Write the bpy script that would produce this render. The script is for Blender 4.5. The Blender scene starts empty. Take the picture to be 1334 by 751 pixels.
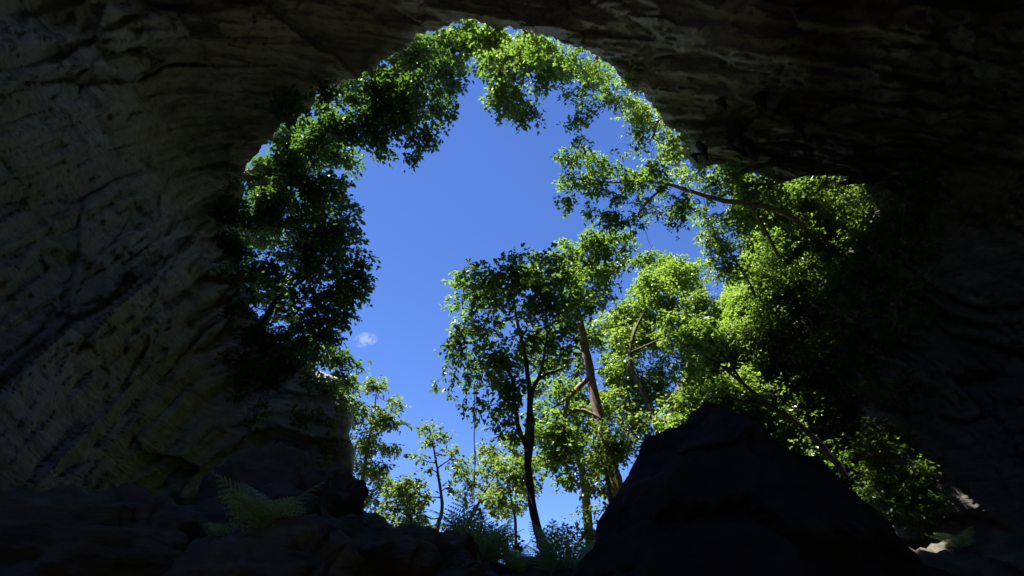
import bpy, math, random
import numpy as np
from mathutils import Vector

# ------------------------------------------------------------------ camera, sky, sun, exposure
SC = bpy.context.scene
COL = SC.collection
PITCH = math.radians(35.0)
CAM = np.array((0.0, 0.0, 1.6))
cd = bpy.data.cameras.new("camera"); cam = bpy.data.objects.new("camera", cd); COL.objects.link(cam)
cd.lens = 20.0; cd.sensor_width = 36.0; cd.clip_start = 0.05; cd.clip_end = 5000
cam.location = CAM; cam.rotation_euler = (math.pi / 2 + PITCH, 0, 0)
SC.camera = cam

SUN_EL, SUN_AZ = math.radians(69.5), math.radians(179.0)      # azimuth from +X, counter-clockwise
to_sun = Vector((math.cos(SUN_EL) * math.cos(SUN_AZ), math.cos(SUN_EL) * math.sin(SUN_AZ), math.sin(SUN_EL)))
W = bpy.data.worlds.new("World"); SC.world = W; W.use_nodes = True
wn, wl = W.node_tree.nodes, W.node_tree.links
bg = wn["Background"]; bg.inputs["Strength"].default_value = 0.078
sky = wn.new("ShaderNodeTexSky"); sky.sky_type = 'NISHITA'; sky.sun_disc = False
sky.sun_elevation = SUN_EL; sky.sun_rotation = (math.pi / 2 - SUN_AZ) % (2 * math.pi)
sky.altitude = 3500; sky.air_density = 1.0; sky.dust_density = 0.0; sky.ozone_density = 4.0
hs = wn.new("ShaderNodeHueSaturation"); hs.inputs["Saturation"].default_value = 1.15; hs.inputs["Hue"].default_value = 0.512
wl.new(sky.outputs[0], hs.inputs["Color"])
# one wisp of fair-weather cloud low over the trees
CD = Vector((-0.2497, 0.8400, 0.4812)) ; CU = Vector((0.8, 0.2, 0.25)).cross(CD).normalized(); CV = CU.cross(CD)
wt = wn.new("ShaderNodeTexCoord")
def wdot(v):
    n_ = wn.new("ShaderNodeVectorMath"); n_.operation = 'DOT_PRODUCT'; wl.new(wt.outputs["Generated"], n_.inputs[0]); n_.inputs[1].default_value = v; return n_.outputs["Value"]
def wmath(op, a, b=None, c=None):
    n_ = wn.new("ShaderNodeMath"); n_.operation = op
    for i_, x in enumerate((a, b, c)):
        if x is None: continue
        if isinstance(x, (int, float)): n_.inputs[i_].default_value = x
        else: wl.new(x, n_.inputs[i_])
    return n_.outputs[0]
eu = wmath('DIVIDE', wdot(CU), 0.014); ev = wmath('DIVIDE', wdot(CV), 0.024)
rr_ = wmath('SQRT', wmath('ADD', wmath('MULTIPLY', eu, eu), wmath('MULTIPLY', ev, ev)))
cn = wn.new("ShaderNodeTexNoise"); cn.inputs["Scale"].default_value = 70; cn.inputs["Detail"].default_value = 6; cn.inputs["Roughness"].default_value = 0.65; wl.new(wt.outputs["Generated"], cn.inputs["Vector"])
front = wmath('GREATER_THAN', wdot(CD), 0.5)
cm = wmath('MULTIPLY', wmath('MULTIPLY', wmath('MAXIMUM', wmath('SUBTRACT', 1.0, rr_), 0.0), front), wmath('MAXIMUM', wmath('MULTIPLY_ADD', cn.outputs[0], 5.0, -2.0), 0.0)); cm = wmath('MINIMUM', cm, 0.38)
cmx = wn.new("ShaderNodeMix"); cmx.data_type = 'RGBA'; wl.new(cm, cmx.inputs[0]); wl.new(hs.outputs[0], cmx.inputs[6]); cmx.inputs[7].default_value = (2.9, 3.2, 3.6, 1)
wl.new(cmx.outputs[2], bg.inputs[0])
sl = bpy.data.lights.new("sun", 'SUN'); sl.energy = 5.0; sl.angle = math.radians(0.5); sl.color = (1.0, 0.95, 0.86)
sun = bpy.data.objects.new("sun", sl); COL.objects.link(sun)
sun.rotation_euler = (-to_sun).to_track_quat('-Z', 'Y').to_euler(); sun.location = (-20, -20, 60)
vs = SC.view_settings
vs.view_transform = 'Standard'; vs.look = 'None'; vs.gamma = 1.0; vs.exposure = 1.9; vs.use_curve_mapping = False
SC.cycles.max_bounces = 8; SC.cycles.diffuse_bounces = 6; SC.cycles.transmission_bounces = 5
SC.cycles.sample_clamp_indirect = 4.0; SC.cycles.use_denoising = True

rng = np.random.default_rng(11)
random.seed(5)

# ------------------------------------------------------------------ pixels to rays (photo is 1334 x 751)
FPX = 1334 * 20.0 / 36.0
RT = np.array((1.0, 0, 0)); FW = np.array((0, math.cos(PITCH), math.sin(PITCH))); UP = np.array((0, -math.sin(PITCH), math.cos(PITCH)))
def ray(px, py):
    return FW + RT * ((px - 667) / FPX) + UP * ((375.5 - py) / FPX)
def at(px, py, Y):                                   # point on the ray of a pixel at the distance Y ahead
    d = ray(px, py); return CAM + d * (Y / d[1])
def depth_of(p): return float(np.dot(p - CAM, FW))

# ------------------------------------------------------------------ numpy gradient noise
_perm = rng.permutation(512).astype(np.int64)
_grad = rng.normal(size=(512, 3)); _grad /= np.linalg.norm(_grad, axis=1)[:, None]
def noise(p):
    p = np.asarray(p, float); i = np.floor(p).astype(np.int64); f = p - i
    u = f * f * f * (f * (f * 6 - 15) + 10); out = np.zeros(len(p))
    for dx in (0, 1):
        for dy in (0, 1):
            for dz in (0, 1):
                h = _perm[(_perm[(_perm[(i[:, 0] + dx) & 511] + i[:, 1] + dy) & 511] + i[:, 2] + dz) & 511]
                g = _grad[h]
                d = g[:, 0] * (f[:, 0] - dx) + g[:, 1] * (f[:, 1] - dy) + g[:, 2] * (f[:, 2] - dz)
                w = (u[:, 0] if dx else 1 - u[:, 0]) * (u[:, 1] if dy else 1 - u[:, 1]) * (u[:, 2] if dz else 1 - u[:, 2])
                out += w * d
    return out * 1.5
def fbm(p, n=4, lac=2.1, gain=0.5):
    o = 0; a = 1.0
    for k in range(n):
        o = o + a * noise(p + 17.3 * k); p = p * lac; a *= gain
    return o
def ridged(p, n=4):
    o = 0; a = 1.0
    for k in range(n):
        o = o + a * (1 - np.abs(noise(p + 9.7 * k)) * 2.2); p = p * 2.07; a *= 0.5
    return o - 1.0
def blocks(p, jit=0.9):
    """nearest jittered cell: gives broken, tilted slabs"""
    i = np.floor(p).astype(np.int64); best = np.full(len(p), 1e9); second = np.full(len(p), 1e9); val = np.zeros(len(p))
    for dx in (-1, 0, 1):
        for dy in (-1, 0, 1):
            for dz in (-1, 0, 1):
                c = i + np.array((dx, dy, dz)); h = _perm[(_perm[(_perm[c[:, 0] & 511] + c[:, 1]) & 511] + c[:, 2]) & 511]
                ctr = c + 0.5 + jit * 0.45 * _grad[h]; d = p - ctr; dd = np.sum(d * d, axis=1)
                vv = _grad[(h * 7 + 3) & 511, 0] + 0.9 * np.sum(d * _grad[(h * 13 + 5) & 511], axis=1)
                nb = dd < best; second = np.where(nb, best, np.minimum(second, dd)); val = np.where(nb, vv, val); best = np.minimum(best, dd)
    return val, np.sqrt(second) - np.sqrt(best)
def sstep(a, b, x):
    t = np.clip((np.asarray(x, float) - a) / (b - a), 0, 1); return t * t * (3 - 2 * t)

# ------------------------------------------------------------------ mesh helpers
def tag(o, label=None, cat=None, group=None, kind=None):
    if label: o["label"] = label
    if cat: o["category"] = cat
    if group: o["group"] = group
    if kind: o["kind"] = kind
    return o
def mesh_from(name, v, faces, mat, smooth=False, normals=None):
    """faces: numpy (n,3) or (n,4)"""
    v = np.ascontiguousarray(v, np.float32); faces = np.ascontiguousarray(faces, np.int32)
    m = bpy.data.meshes.new(name); k = faces.shape[1]
    m.vertices.add(len(v)); m.vertices.foreach_set("co", v.ravel())
    m.loops.add(faces.size); m.loops.foreach_set("vertex_index", faces.ravel())
    m.polygons.add(len(faces)); m.polygons.foreach_set("loop_start", np.arange(0, faces.size, k, dtype=np.int32))
    if smooth: m.polygons.foreach_set("use_smooth", np.ones(len(faces), bool))
    m.update(calc_edges=True); m.validate()
    if normals is not None: m.normals_split_custom_set_from_vertices([tuple(n) for n in normals])
    if mat: m.materials.append(mat)
    return m
def link(name, mesh, parent=None, loc=None):
    o = bpy.data.objects.new(name, mesh); COL.objects.link(o)
    if parent is not None:
        o.parent = parent
    if loc is not None: o.location = loc
    return o
def empty(name, loc):
    o = bpy.data.objects.new(name, None); COL.objects.link(o); o.location = tuple(loc); o.empty_display_size = 0.3
    return o
def smooth_path(pts, n=4):
    pts = [np.asarray(p, float) for p in pts]
    if len(pts) < 3:
        return np.array([pts[0] + (pts[-1] - pts[0]) * t for t in np.linspace(0, 1, n + 1)])
    P = [2 * pts[0] - pts[1]] + pts + [2 * pts[-1] - pts[-2]]; out = []
    for i in range(1, len(P) - 2):
        for k in range(n):
            t = k / n; a, b, c, d = P[i - 1], P[i], P[i + 1], P[i + 2]
            out.append(0.5 * ((2 * b) + (c - a) * t + (2 * a - 5 * b + 4 * c - d) * t * t + (3 * b - a - 3 * c + d) * t ** 3))
    out.append(pts[-1]); return np.array(out)
def tube(path, radii, sides=8, lump=0.0):
    path = np.asarray(path, float); n = len(path)
    radii = np.interp(np.linspace(0, 1, n), np.linspace(0, 1, len(radii)), radii)
    t = np.gradient(path, axis=0); t /= np.linalg.norm(t, axis=1)[:, None] + 1e-9
    ref = np.array((0.31, 0.87, 0.12)); v = []
    for i in range(n):
        a = np.cross(t[i], ref); a /= np.linalg.norm(a) + 1e-9; b = np.cross(t[i], a)
        ang = np.arange(sides) * 2 * math.pi / sides
        rr = radii[i] * (1 + lump * rng.normal(size=sides))
        v.append(path[i] + np.outer(np.cos(ang) * rr, a) + np.outer(np.sin(ang) * rr, b))
    v = np.concatenate(v); f = []
    for i in range(n - 1):
        for k in range(sides):
            k2 = (k + 1) % sides
            f.append((i * sides + k, i * sides + k2, (i + 1) * sides + k2, (i + 1) * sides + k))
    return v, np.array(f)

# ------------------------------------------------------------------ materials
def mat(name):
    m = bpy.data.materials.new(name); m.use_nodes = True
    return m, m.node_tree.nodes, m.node_tree.links, m.node_tree.nodes["Principled BSDF"]
def ramp(nodes, stops):
    r = nodes.new("ShaderNodeValToRGB"); e = r.color_ramp.elements
    while len(e) < len(stops): e.new(0.5)
    for el, (p, c) in zip(e, stops):
        el.position = p; el.color = (*c, 1)
    return r
def ntex(nodes, links, vec, scale, detail=6, rough=0.6, dist=0.0):
    n = nodes.new("ShaderNodeTexNoise"); n.inputs["Scale"].default_value = scale; n.inputs["Detail"].default_value = detail
    n.inputs["Roughness"].default_value = rough; n.inputs["Distortion"].default_value = dist
    if vec is not None: links.new(vec, n.inputs["Vector"])
    return n
def mix(nodes, links, fac, a, b, blend='MIX'):
    m = nodes.new("ShaderNodeMix"); m.data_type = 'RGBA'; m.blend_type = blend
    if isinstance(fac, (int, float)): m.inputs[0].default_value = fac
    else: links.new(fac, m.inputs[0])
    for s, x in ((6, a), (7, b)):
        if isinstance(x, tuple): m.inputs[s].default_value = (*x, 1)
        else: links.new(x, m.inputs[s])
    return m.outputs[2]
def rock_material(name, base, dark, pale, olive, bump=0.5, olive_amt=0.62, rough=0.85, passage_shade=False, spec=0.3):
    m, n, l, b = mat(name)
    tc = n.new("ShaderNodeTexCoord"); P = tc.outputs["Object"]
    mp = n.new("ShaderNodeMapping"); l.new(P, mp.inputs[0])
    mp.inputs["Rotation"].default_value = (math.radians(-60), 0, 0); mp.inputs["Scale"].default_value = (0.45, 0.14, 2.0)
    big = ntex(n, l, P, 0.16, 5, 0.6, 0.6); bed = ntex(n, l, mp.outputs[0], 0.9, 10, 0.7, 0.1)
    fine = ntex(n, l, P, 2.6, 10, 0.7); st = ntex(n, l, mp.outputs[0], 0.33, 7, 0.7, 0.5)
    c1 = ramp(n, [(0.34, dark), (0.47, base), (0.60, base), (0.70, pale)]); l.new(bed.outputs[0], c1.inputs[0])
    r2 = ramp(n, [(olive_amt - 0.16, (0, 0, 0)), (olive_amt + 0.06, (1, 1, 1))]); l.new(big.outputs[0], r2.inputs[0])
    c2 = mix(n, l, r2.outputs[0], olive, c1.outputs[0])
    r3 = ramp(n, [(0.30, (0.35, 0.34, 0.33)), (0.46, (1, 1, 1))]); l.new(st.outputs[0], r3.inputs[0])
    c3 = mix(n, l, 0.85, c2, r3.outputs[0], 'MULTIPLY')
    r4 = ramp(n, [(0.3, (0.62, 0.62, 0.62)), (0.7, (1.25, 1.25, 1.25))]); l.new(fine.outputs[0], r4.inputs[0])
    c4 = mix(n, l, 0.8, c3, r4.outputs[0], 'MULTIPLY')
    if passage_shade:                                                        # shade of the side passage put into the rock colour, ragged, stronger to the right
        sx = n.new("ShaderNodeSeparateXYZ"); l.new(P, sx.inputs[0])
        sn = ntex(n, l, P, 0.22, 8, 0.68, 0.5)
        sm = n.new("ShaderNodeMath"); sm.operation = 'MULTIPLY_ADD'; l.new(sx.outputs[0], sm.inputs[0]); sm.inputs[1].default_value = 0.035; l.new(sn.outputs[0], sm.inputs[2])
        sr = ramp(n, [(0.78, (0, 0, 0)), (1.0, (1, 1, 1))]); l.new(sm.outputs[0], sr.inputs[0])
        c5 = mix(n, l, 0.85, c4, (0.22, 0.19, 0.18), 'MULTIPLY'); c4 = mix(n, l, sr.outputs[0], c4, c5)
    b.inputs["Specular IOR Level"].default_value = spec
    l.new(c4, b.inputs["Base Color"]); b.inputs["Roughness"].default_value = rough
    vo = n.new("ShaderNodeTexVoronoi"); vo.feature = 'DISTANCE_TO_EDGE'; vo.inputs["Scale"].default_value = 0.55
    wv = n.new("ShaderNodeVectorMath"); wv.operation = 'MULTIPLY_ADD'
    l.new(bed.outputs[1], wv.inputs[0]); wv.inputs[1].default_value = (0.25, 0.25, 0.25); l.new(mp.outputs[0], wv.inputs[2]); l.new(wv.outputs[0], vo.inputs["Vector"])
    cr = n.new("ShaderNodeMapRange"); cr.inputs[2].default_value = 0.05; l.new(vo.outputs["Distance"], cr.inputs[0])
    s1 = n.new("ShaderNodeMath"); s1.operation = 'MULTIPLY_ADD'; l.new(bed.outputs[0], s1.inputs[0]); s1.inputs[1].default_value = 2.2; l.new(fine.outputs[0], s1.inputs[2])
    s2 = n.new("ShaderNodeMath"); s2.operation = 'MULTIPLY_ADD'; l.new(cr.outputs[0], s2.inputs[0]); s2.inputs[1].default_value = 0.22; l.new(s1.outputs[0], s2.inputs[2])
    bp = n.new("ShaderNodeBump"); bp.inputs["Strength"].default_value = bump; bp.inputs["Distance"].default_value = 0.16
    l.new(s2.outputs[0], bp.inputs["Height"]); l.new(bp.outputs[0], b.inputs["Normal"])
    return m
M = {}
M['rock'] = rock_material("cave_limestone", (0.41, 0.41, 0.40), (0.17, 0.17, 0.17), (0.68, 0.69, 0.70), (0.31, 0.30, 0.21), 1.0, 0.55, passage_shade=True)
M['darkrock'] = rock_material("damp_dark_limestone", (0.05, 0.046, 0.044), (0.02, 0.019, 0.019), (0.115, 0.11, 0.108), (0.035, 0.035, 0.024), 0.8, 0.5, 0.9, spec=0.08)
M['soil'] = rock_material("cave_floor_rubble", (0.165, 0.15, 0.135), (0.065, 0.06, 0.055), (0.32, 0.31, 0.295), (0.11, 0.107, 0.07), 0.8, 0.5, 0.9)
M['earth'] = rock_material("dark_leafy_earth", (0.12, 0.105, 0.085), (0.05, 0.044, 0.037), (0.20, 0.18, 0.16), (0.08, 0.078, 0.05), 0.8, 0.5, 0.9)
M['pale'] = rock_material("pale_stone", (0.5, 0.5, 0.52), (0.3, 0.3, 0.32), (0.7, 0.7, 0.72), (0.4, 0.42, 0.38), 0.5, 0.3, 0.5)

def bark(name, a, b_, scale=6.0):
    m, n, l, b = mat(name)
    tc = n.new("ShaderNodeTexCoord"); mp = n.new("ShaderNodeMapping"); l.new(tc.outputs["Object"], mp.inputs[0]); mp.inputs["Scale"].default_value = (1, 1, 0.25)
    n1 = ntex(n, l, mp.outputs[0], scale, 8, 0.7, 0.8); n2 = ntex(n, l, tc.outputs["Object"], 1.3, 4, 0.6)
    r = ramp(n, [(0.32, a), (0.68, b_)]); l.new(n1.outputs[0], r.inputs[0])
    r2 = ramp(n, [(0.35, (0.5, 0.52, 0.45)), (0.65, (1.1, 1.1, 1.1))]); l.new(n2.outputs[0], r2.inputs[0])
    l.new(mix(n, l, 0.9, r.outputs[0], r2.outputs[0], 'MULTIPLY'), b.inputs["Base Color"]); b.inputs["Roughness"].default_value = 0.85
    bp = n.new("ShaderNodeBump"); bp.inputs["Strength"].default_value = 0.8; bp.inputs["Distance"].default_value = 0.06
    l.new(n1.outputs[0], bp.inputs["Height"]); l.new(bp.outputs[0], b.inputs["Normal"])
    return m
M['bark'] = bark("grey_brown_bark", (0.06, 0.045, 0.035), (0.24, 0.19, 0.15))
M['barkpale'] = bark("pale_reddish_bark", (0.13, 0.075, 0.055), (0.44, 0.31, 0.25), 5)
M['barkdark'] = bark("dark_bark", (0.03, 0.024, 0.02), (0.10, 0.08, 0.065))

def leaf_material(name, deep, bright, trans, rough=0.42, tf=0.45):
    m, n, l, b = mat(name)
    ge = n.new("ShaderNodeNewGeometry"); tc = n.new("ShaderNodeTexCoord")
    nz = ntex(n, l, tc.outputs["Object"], 0.55, 3, 0.6)
    ad = n.new("ShaderNodeMath"); ad.operation = 'MULTIPLY_ADD'; l.new(ge.outputs["Random Per Island"], ad.inputs[0]); ad.inputs[1].default_value = 0.6
    sb = n.new("ShaderNodeMath"); sb.operation = 'MULTIPLY_ADD'; l.new(nz.outputs[0], sb.inputs[0]); sb.inputs[1].default_value = 1.4; sb.inputs[2].default_value = -0.5
    l.new(sb.outputs[0], ad.inputs[2])
    r = ramp(n, [(0.1, deep), (0.8, bright)]); l.new(ad.outputs[0], r.inputs[0])
    l.new(r.outputs[0], b.inputs["Base Color"]); b.inputs["Roughness"].default_value = rough
    b.inputs["Specular IOR Level"].default_value = 0.5
    tr = n.new("ShaderNodeBsdfTranslucent")
    r2 = ramp(n, [(0.1, tuple(c * 0.6 for c in trans)), (0.9, trans)]); l.new(ad.outputs[0], r2.inputs[0]); l.new(r2.outputs[0], tr.inputs[0])
    mx = n.new("ShaderNodeMixShader"); mx.inputs[0].default_value = tf
    l.new(b.outputs[0], mx.inputs[1]); l.new(tr.outputs[0], mx.inputs[2]); l.new(mx.outputs[0], n["Material Output"].inputs[0])
    return m
M['leaf'] = leaf_material("forest_leaf", (0.028, 0.068, 0.016), (0.070, 0.145, 0.026), (0.215, 0.375, 0.035))
M['leafdeep'] = leaf_material("deep_green_leaf", (0.022, 0.052, 0.016), (0.050, 0.105, 0.026), (0.11, 0.23, 0.03))
M['leafyellow'] = leaf_material("yellow_green_leaf", (0.04, 0.08, 0.018), (0.09, 0.14, 0.03), (0.21, 0.33, 0.04))
M['leafbright'] = leaf_material("bright_green_leaf", (0.035, 0.082, 0.018), (0.095, 0.175, 0.032), (0.30, 0.47, 0.05), 0.35)
M['leafgloss'] = leaf_material("glossy_leaf", (0.04, 0.075, 0.02), (0.12, 0.18, 0.05), (0.28, 0.42, 0.06), 0.25)
M['fern'] = leaf_material("fern_frond", (0.24, 0.36, 0.14), (0.33, 0.47, 0.19), (0.50, 0.66, 0.24), 0.5)
M['stem'] = bark("vine_stem", (0.05, 0.04, 0.03), (0.16, 0.13, 0.10), 12)

# ------------------------------------------------------------------ the cave rock (one vault, split into ceiling and walls)
PLANES = [((-1, -0.08, -0.08), 11.5), ((0, -0.10, 1), 20), ((0.0, -1, 0.2), 13), ((-0.60, 0.80, 0.10), 27),
          ((0.25, 0.95, -0.15), 20.5), ((1, 0.0, 0.15), 34), ((0, 0, -1), 6.5), ((0.62, -0.1, 0.78), 27)]
PN = np.array([np.array(p[0]) / np.linalg.norm(p[0]) for p in PLANES]); PD = np.array([p[1] for p in PLANES])
BED = np.array((0.12, -0.86, 0.50)); BED /= np.linalg.norm(BED)
BA = np.cross(BED, (1, 0, 0)); BA /= np.linalg.norm(BA); BB = np.cross(BED, BA)
def cave_radius(d):
    """d: (n,3) unit rays from the camera -> distance to the rock"""
    q = np.clip(d @ PN.T / PD, 1e-5, None); r = 1.0 / (np.sum(q ** 10, axis=1) ** 0.1)
    p = d * r[:, None]
    q3 = np.stack([p @ BA, p @ BB, p @ BED], axis=1)
    wv = np.stack([fbm(p * 0.25 + 5, 3), fbm(p * 0.25 + 31, 3), fbm(p * 0.25 + 57, 3)], axis=1)
    b1, e1 = blocks(q3 * np.array((0.10, 0.13, 0.30)) + 0.10 * wv)
    b2, e2 = blocks(q3 * np.array((0.26, 0.34, 0.95)) + 0.12 * wv + 11)
    b3, e3 = blocks(q3 * np.array((0.7, 0.9, 2.4)) + 0.15 * wv + 23)
    broken = sstep(-0.2, 0.4, noise(p * 0.10 + 2) + 0.03 * (p[:, 2] - 9))      # shattered zones, more of them high up
    lay = fbm(q3 * np.array((0.05, 0.09, 1.7)) + 0.25 * wv, 4, 2.2, 0.6)
    s = q3[:, 2] / 1.6 + 0.9 * wv[:, 0]
    saw = s - np.floor(s); saw = np.where(saw < 0.88, saw / 0.88, (1 - saw) / 0.12)
    o = 1.2 * fbm(p * 0.10 + 3, 2) + 0.85 * b1 + (0.16 + 0.46 * broken) * b2 + (0.06 + 0.20 * broken) * b3 + 0.40 * saw * sstep(-0.15, 0.45, fbm(p * 0.16 + 71, 3)) + 0.36 * lay + 0.16 * ridged(q3 * np.array((0.35, 0.4, 0.9)) + 41, 4) * broken \
        + 0.10 * fbm(p * 1.3 + 8, 4) + 0.16 * (1 - sstep(0, 0.04, e1)) * sstep(-0.1, 0.3, wv[:, 1]) + (0.05 + 0.15 * broken) * (1 - sstep(0, 0.06, e2))
    return r + o
poly = np.array([(600,22),(640,34),(690,42),(740,60),(790,82),(815,110),(850,142),(880,175),(890,205),(905,222),(932,214),(958,230),(985,224),(1015,240),(1050,228),(1080,244),(1105,232),(1125,240),
    (1138,262),(1118,305),(1085,350),(1064,380),(1060,410),(1085,440),(1106,490),(1115,540),(1118,600),(1124,660),(1140,760),(1120,900),(900,980),(667,1000),
    (500,900),(472,760),(461,660),(463,590),(460,530),(445,497),(415,482),(380,462),(345,432),(322,380),(312,320),(312,250),(325,205),(350,180),(395,146),
    (440,112),(480,92),(510,75),(540,55),(570,36)], float)
pa = np.arctan2(375.5 - poly[:, 1], poly[:, 0] - 667); pr = np.hypot(375.5 - poly[:, 1], poly[:, 0] - 667) / FPX
od = np.argsort(pa); pa, pr = pa[od], pr[od]
NPSI = 1100
psi = np.linspace(-math.pi, math.pi, NPSI, endpoint=False)
rho = np.interp(psi, np.r_[pa - 2 * math.pi, pa, pa + 2 * math.pi], np.r_[pr, pr, pr])
cs = np.stack([np.cos(psi) * 9, np.sin(psi) * 9, psi * 0], axis=1)
alpha0 = np.arctan(rho) * (1 + 0.022 * fbm(cs, 5, 2.2, 0.62))
def dirs(a, ps):
    return np.cos(a)[:, None] * FW + np.sin(a)[:, None] * (np.cos(ps)[:, None] * RT + np.sin(ps)[:, None] * UP)
rows = []
A_D = math.radians(52); lip = 3.0
r_rim = cave_radius(dirs(alpha0, psi))
for off in (0.8, 0.55, 0.38, 0.27):    # the ground above, seen only from outside
    a = alpha0 + off; d = dirs(a, psi); rows.append(CAM + d * (np.minimum(cave_radius(d), r_rim + 8) + lip + 2 * off)[:, None])
for s in (6.0, 4.0, 2.4, 1.3, 0.6, 0.22):                             # the lip of the opening
    d = dirs(alpha0 + 0.030 * s, psi); p = CAM + d * (r_rim + 0.45 * s + 0.35 * math.sqrt(s))[:, None]
    p = p + 0.25 * d * fbm(p * 0.8, 3)[:, None]
    rows.append(p)
NL = len(rows)
for t in np.linspace(0, 1, 185):
    a = alpha0 + (np.maximum(A_D, alpha0 + 0.1) - alpha0) * t ** 1.05
    d = dirs(a, psi); r = cave_radius(d)
    r = r + 0.5 * math.exp(-t * 60)
    rows.append(CAM + d * r[:, None])
for t in np.linspace(0, 1, 30)[1:]:
    a1 = np.maximum(A_D, alpha0 + 0.1); a = a1 + (math.radians(179.3) - a1) * t
    d = dirs(a, psi); rows.append(CAM + d * cave_radius(d)[:, None])
V = np.array(rows); NR = V.shape[0]
gi = np.arange(NR * NPSI).reshape(NR, NPSI)
Q = np.stack([gi[:-1], np.roll(gi, -1, 1)[:-1], np.roll(gi, -1, 1)[1:], gi[1:]], axis=-1)     # rows x psi x 4
Vf = V.reshape(-1, 3)
# vertex normals for the whole vault, so that the split pieces shade as one
dr = np.gradient(V, axis=0); dp = np.roll(V, -1, 1) - np.roll(V, 1, 1); VN = np.cross(dp, dr); VN /= np.linalg.norm(VN, axis=2)[..., None] + 1e-9
inward = np.sum(VN * (CAM - V), axis=2)
VN[NL:] *= np.sign(np.mean(inward[NL:]))
VN[:NL] *= np.sign(np.mean(inward[NL:]))
VN = VN.reshape(-1, 3)
pd = np.degrees(psi)
# an added roof opening, out of view, to brighten the floor and left wall
QD = Vf[Q].mean(axis=2) - CAM; QD /= np.linalg.norm(QD, axis=2)[..., None]
FILL_HOLE = np.array((-0.32, -0.36, 0.88)); FILL_HOLE /= np.linalg.norm(FILL_HOLE)
keep = (QD @ FILL_HOLE) < np.cos(np.radians(19.5) * (1 + 0.25 * noise(QD.reshape(-1, 3) * 4).reshape(QD.shape[:2])))
sect = {'cave_ceiling': (pd >= 22) & (pd < 128), 'cave_wall_left': (pd >= 128) | (pd < -90), 'cave_wall_right': (pd >= -90) & (pd < 22)}
cave = {}
for nm, mk in sect.items():
    q = Q[:, mk][keep[:, mk]].reshape(-1, 4); u, inv = np.unique(q, return_inverse=True)
    f = inv.reshape(-1, 4)[:, ::-1] if np.mean(inward[NL:]) > 0 else inv.reshape(-1, 4)
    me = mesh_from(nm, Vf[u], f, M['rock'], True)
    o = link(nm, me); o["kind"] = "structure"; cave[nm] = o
def rock_at(px, py, off=0.0):
    d = ray(px, py); d = d / np.linalg.norm(d); return CAM + d * (float(cave_radius(d[None])[0]) - off)

# ------------------------------------------------------------------ ground: rubble slope in the cave, crest, doline floor and steep right bank outside
def ground_z(x, y):
    x = np.asarray(x, float); y = np.asarray(y, float)
    ins = 0.285 * np.clip(y, -40, 14) - 0.10 * np.clip(y - 14, 0, 30) * (1 - sstep(30, 60, y)) + 0.01 * np.clip(y - 60, 0, 400)
    ins = ins + 0.10 * np.clip(-x - 1.0, 0, 12) * sstep(2, 9, y)
    right_in = 0.06 * np.clip(x - 3.5, 0, 14) * sstep(3, 12, y) * (1 - sstep(30, 60, y))
    bank = np.clip(1.75 * (x - 1.9), 0, 36) * sstep(20.3, 23.3, y) * (1 - sstep(60, 110, y))
    pit = -0.5 * sstep(0, -3, y)
    p = np.stack([x, y, 0 * x], axis=1)
    nz = 0.45 * fbm(p * 0.35, 4) + 0.25 * ridged(p * 0.9, 4) * (1 - sstep(25, 60, y)) + 4 * noise(p * 0.02) * sstep(40, 90, y)
    return np.maximum(ins + right_in, bank) + pit + nz - 0.15
def grid_axis(a, b, lo, hi, fine, n):
    mid = np.arange(lo, hi, fine)
    return np.r_[lo - np.geomspace(fine * 2, lo - a, n)[::-1], mid, hi + np.geomspace(fine, b - hi, n)]
gx = grid_axis(-900, 900, -16, 26, 0.16, 26); gy = grid_axis(-40, 1500, 1, 34, 0.16, 30)
X, Y = np.meshgrid(gx, gy, indexing='ij')
Z = ground_z(X.ravel(), Y.ravel())
gv = np.stack([X.ravel(), Y.ravel(), Z], axis=1); idx = np.arange(len(gv)).reshape(X.shape)
gf = np.stack([idx[:-1, :-1], idx[1:, :-1], idx[1:, 1:], idx[:-1, 1:]], axis=-1).reshape(-1, 4)
ground = link("ground", mesh_from("ground", gv, gf, M['earth'], True)); ground["kind"] = "structure"
def gz(x, y): return float(ground_z(np.array([x]), np.array([y]))[0])

# ------------------------------------------------------------------ boulders
def rock_mesh(name, pts, seg=(72, 48), mat_=None, amp=0.16, frac=1.6, facet=0.10):
    """pts(theta array, phi array) -> base surface, then broken up along noise"""
    th = np.linspace(0, 2 * math.pi, seg[0], endpoint=False); ph = np.linspace(-math.pi / 2, math.pi / 2, seg[1])
    T, Pp = np.meshgrid(th, ph, indexing='ij'); d = np.stack([np.cos(T) * np.cos(Pp), np.sin(T) * np.cos(Pp), np.sin(Pp)], axis=-1).reshape(-1, 3)
    v = pts(d)
    sz = np.linalg.norm(v.max(0) - v.min(0)) / 3
    n = amp * sz * (0.7 * fbm(v / sz * frac + amp * 50, 4) + 0.5 * ridged(v / sz * frac * 1.4, 4)) + facet * sz * 0.3 * fbm(v / sz * 6, 3)
    bk, ek = blocks(v / sz * np.array((1.3, 1.6, 3.0)) + amp * 30); n = n + sz * (0.10 * bk - 0.05 * (1 - sstep(0, 0.08, ek)))
    v = v + d * n[:, None]
    id_ = np.arange(len(d)).reshape(T.shape); r = np.roll(id_, -1, 0)
    f = np.stack([id_[:, :-1], r[:, :-1], r[:, 1:], id_[:, 1:]], axis=-1).reshape(-1, 4)
    return mesh_from(name, v, f, mat_, True)
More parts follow.
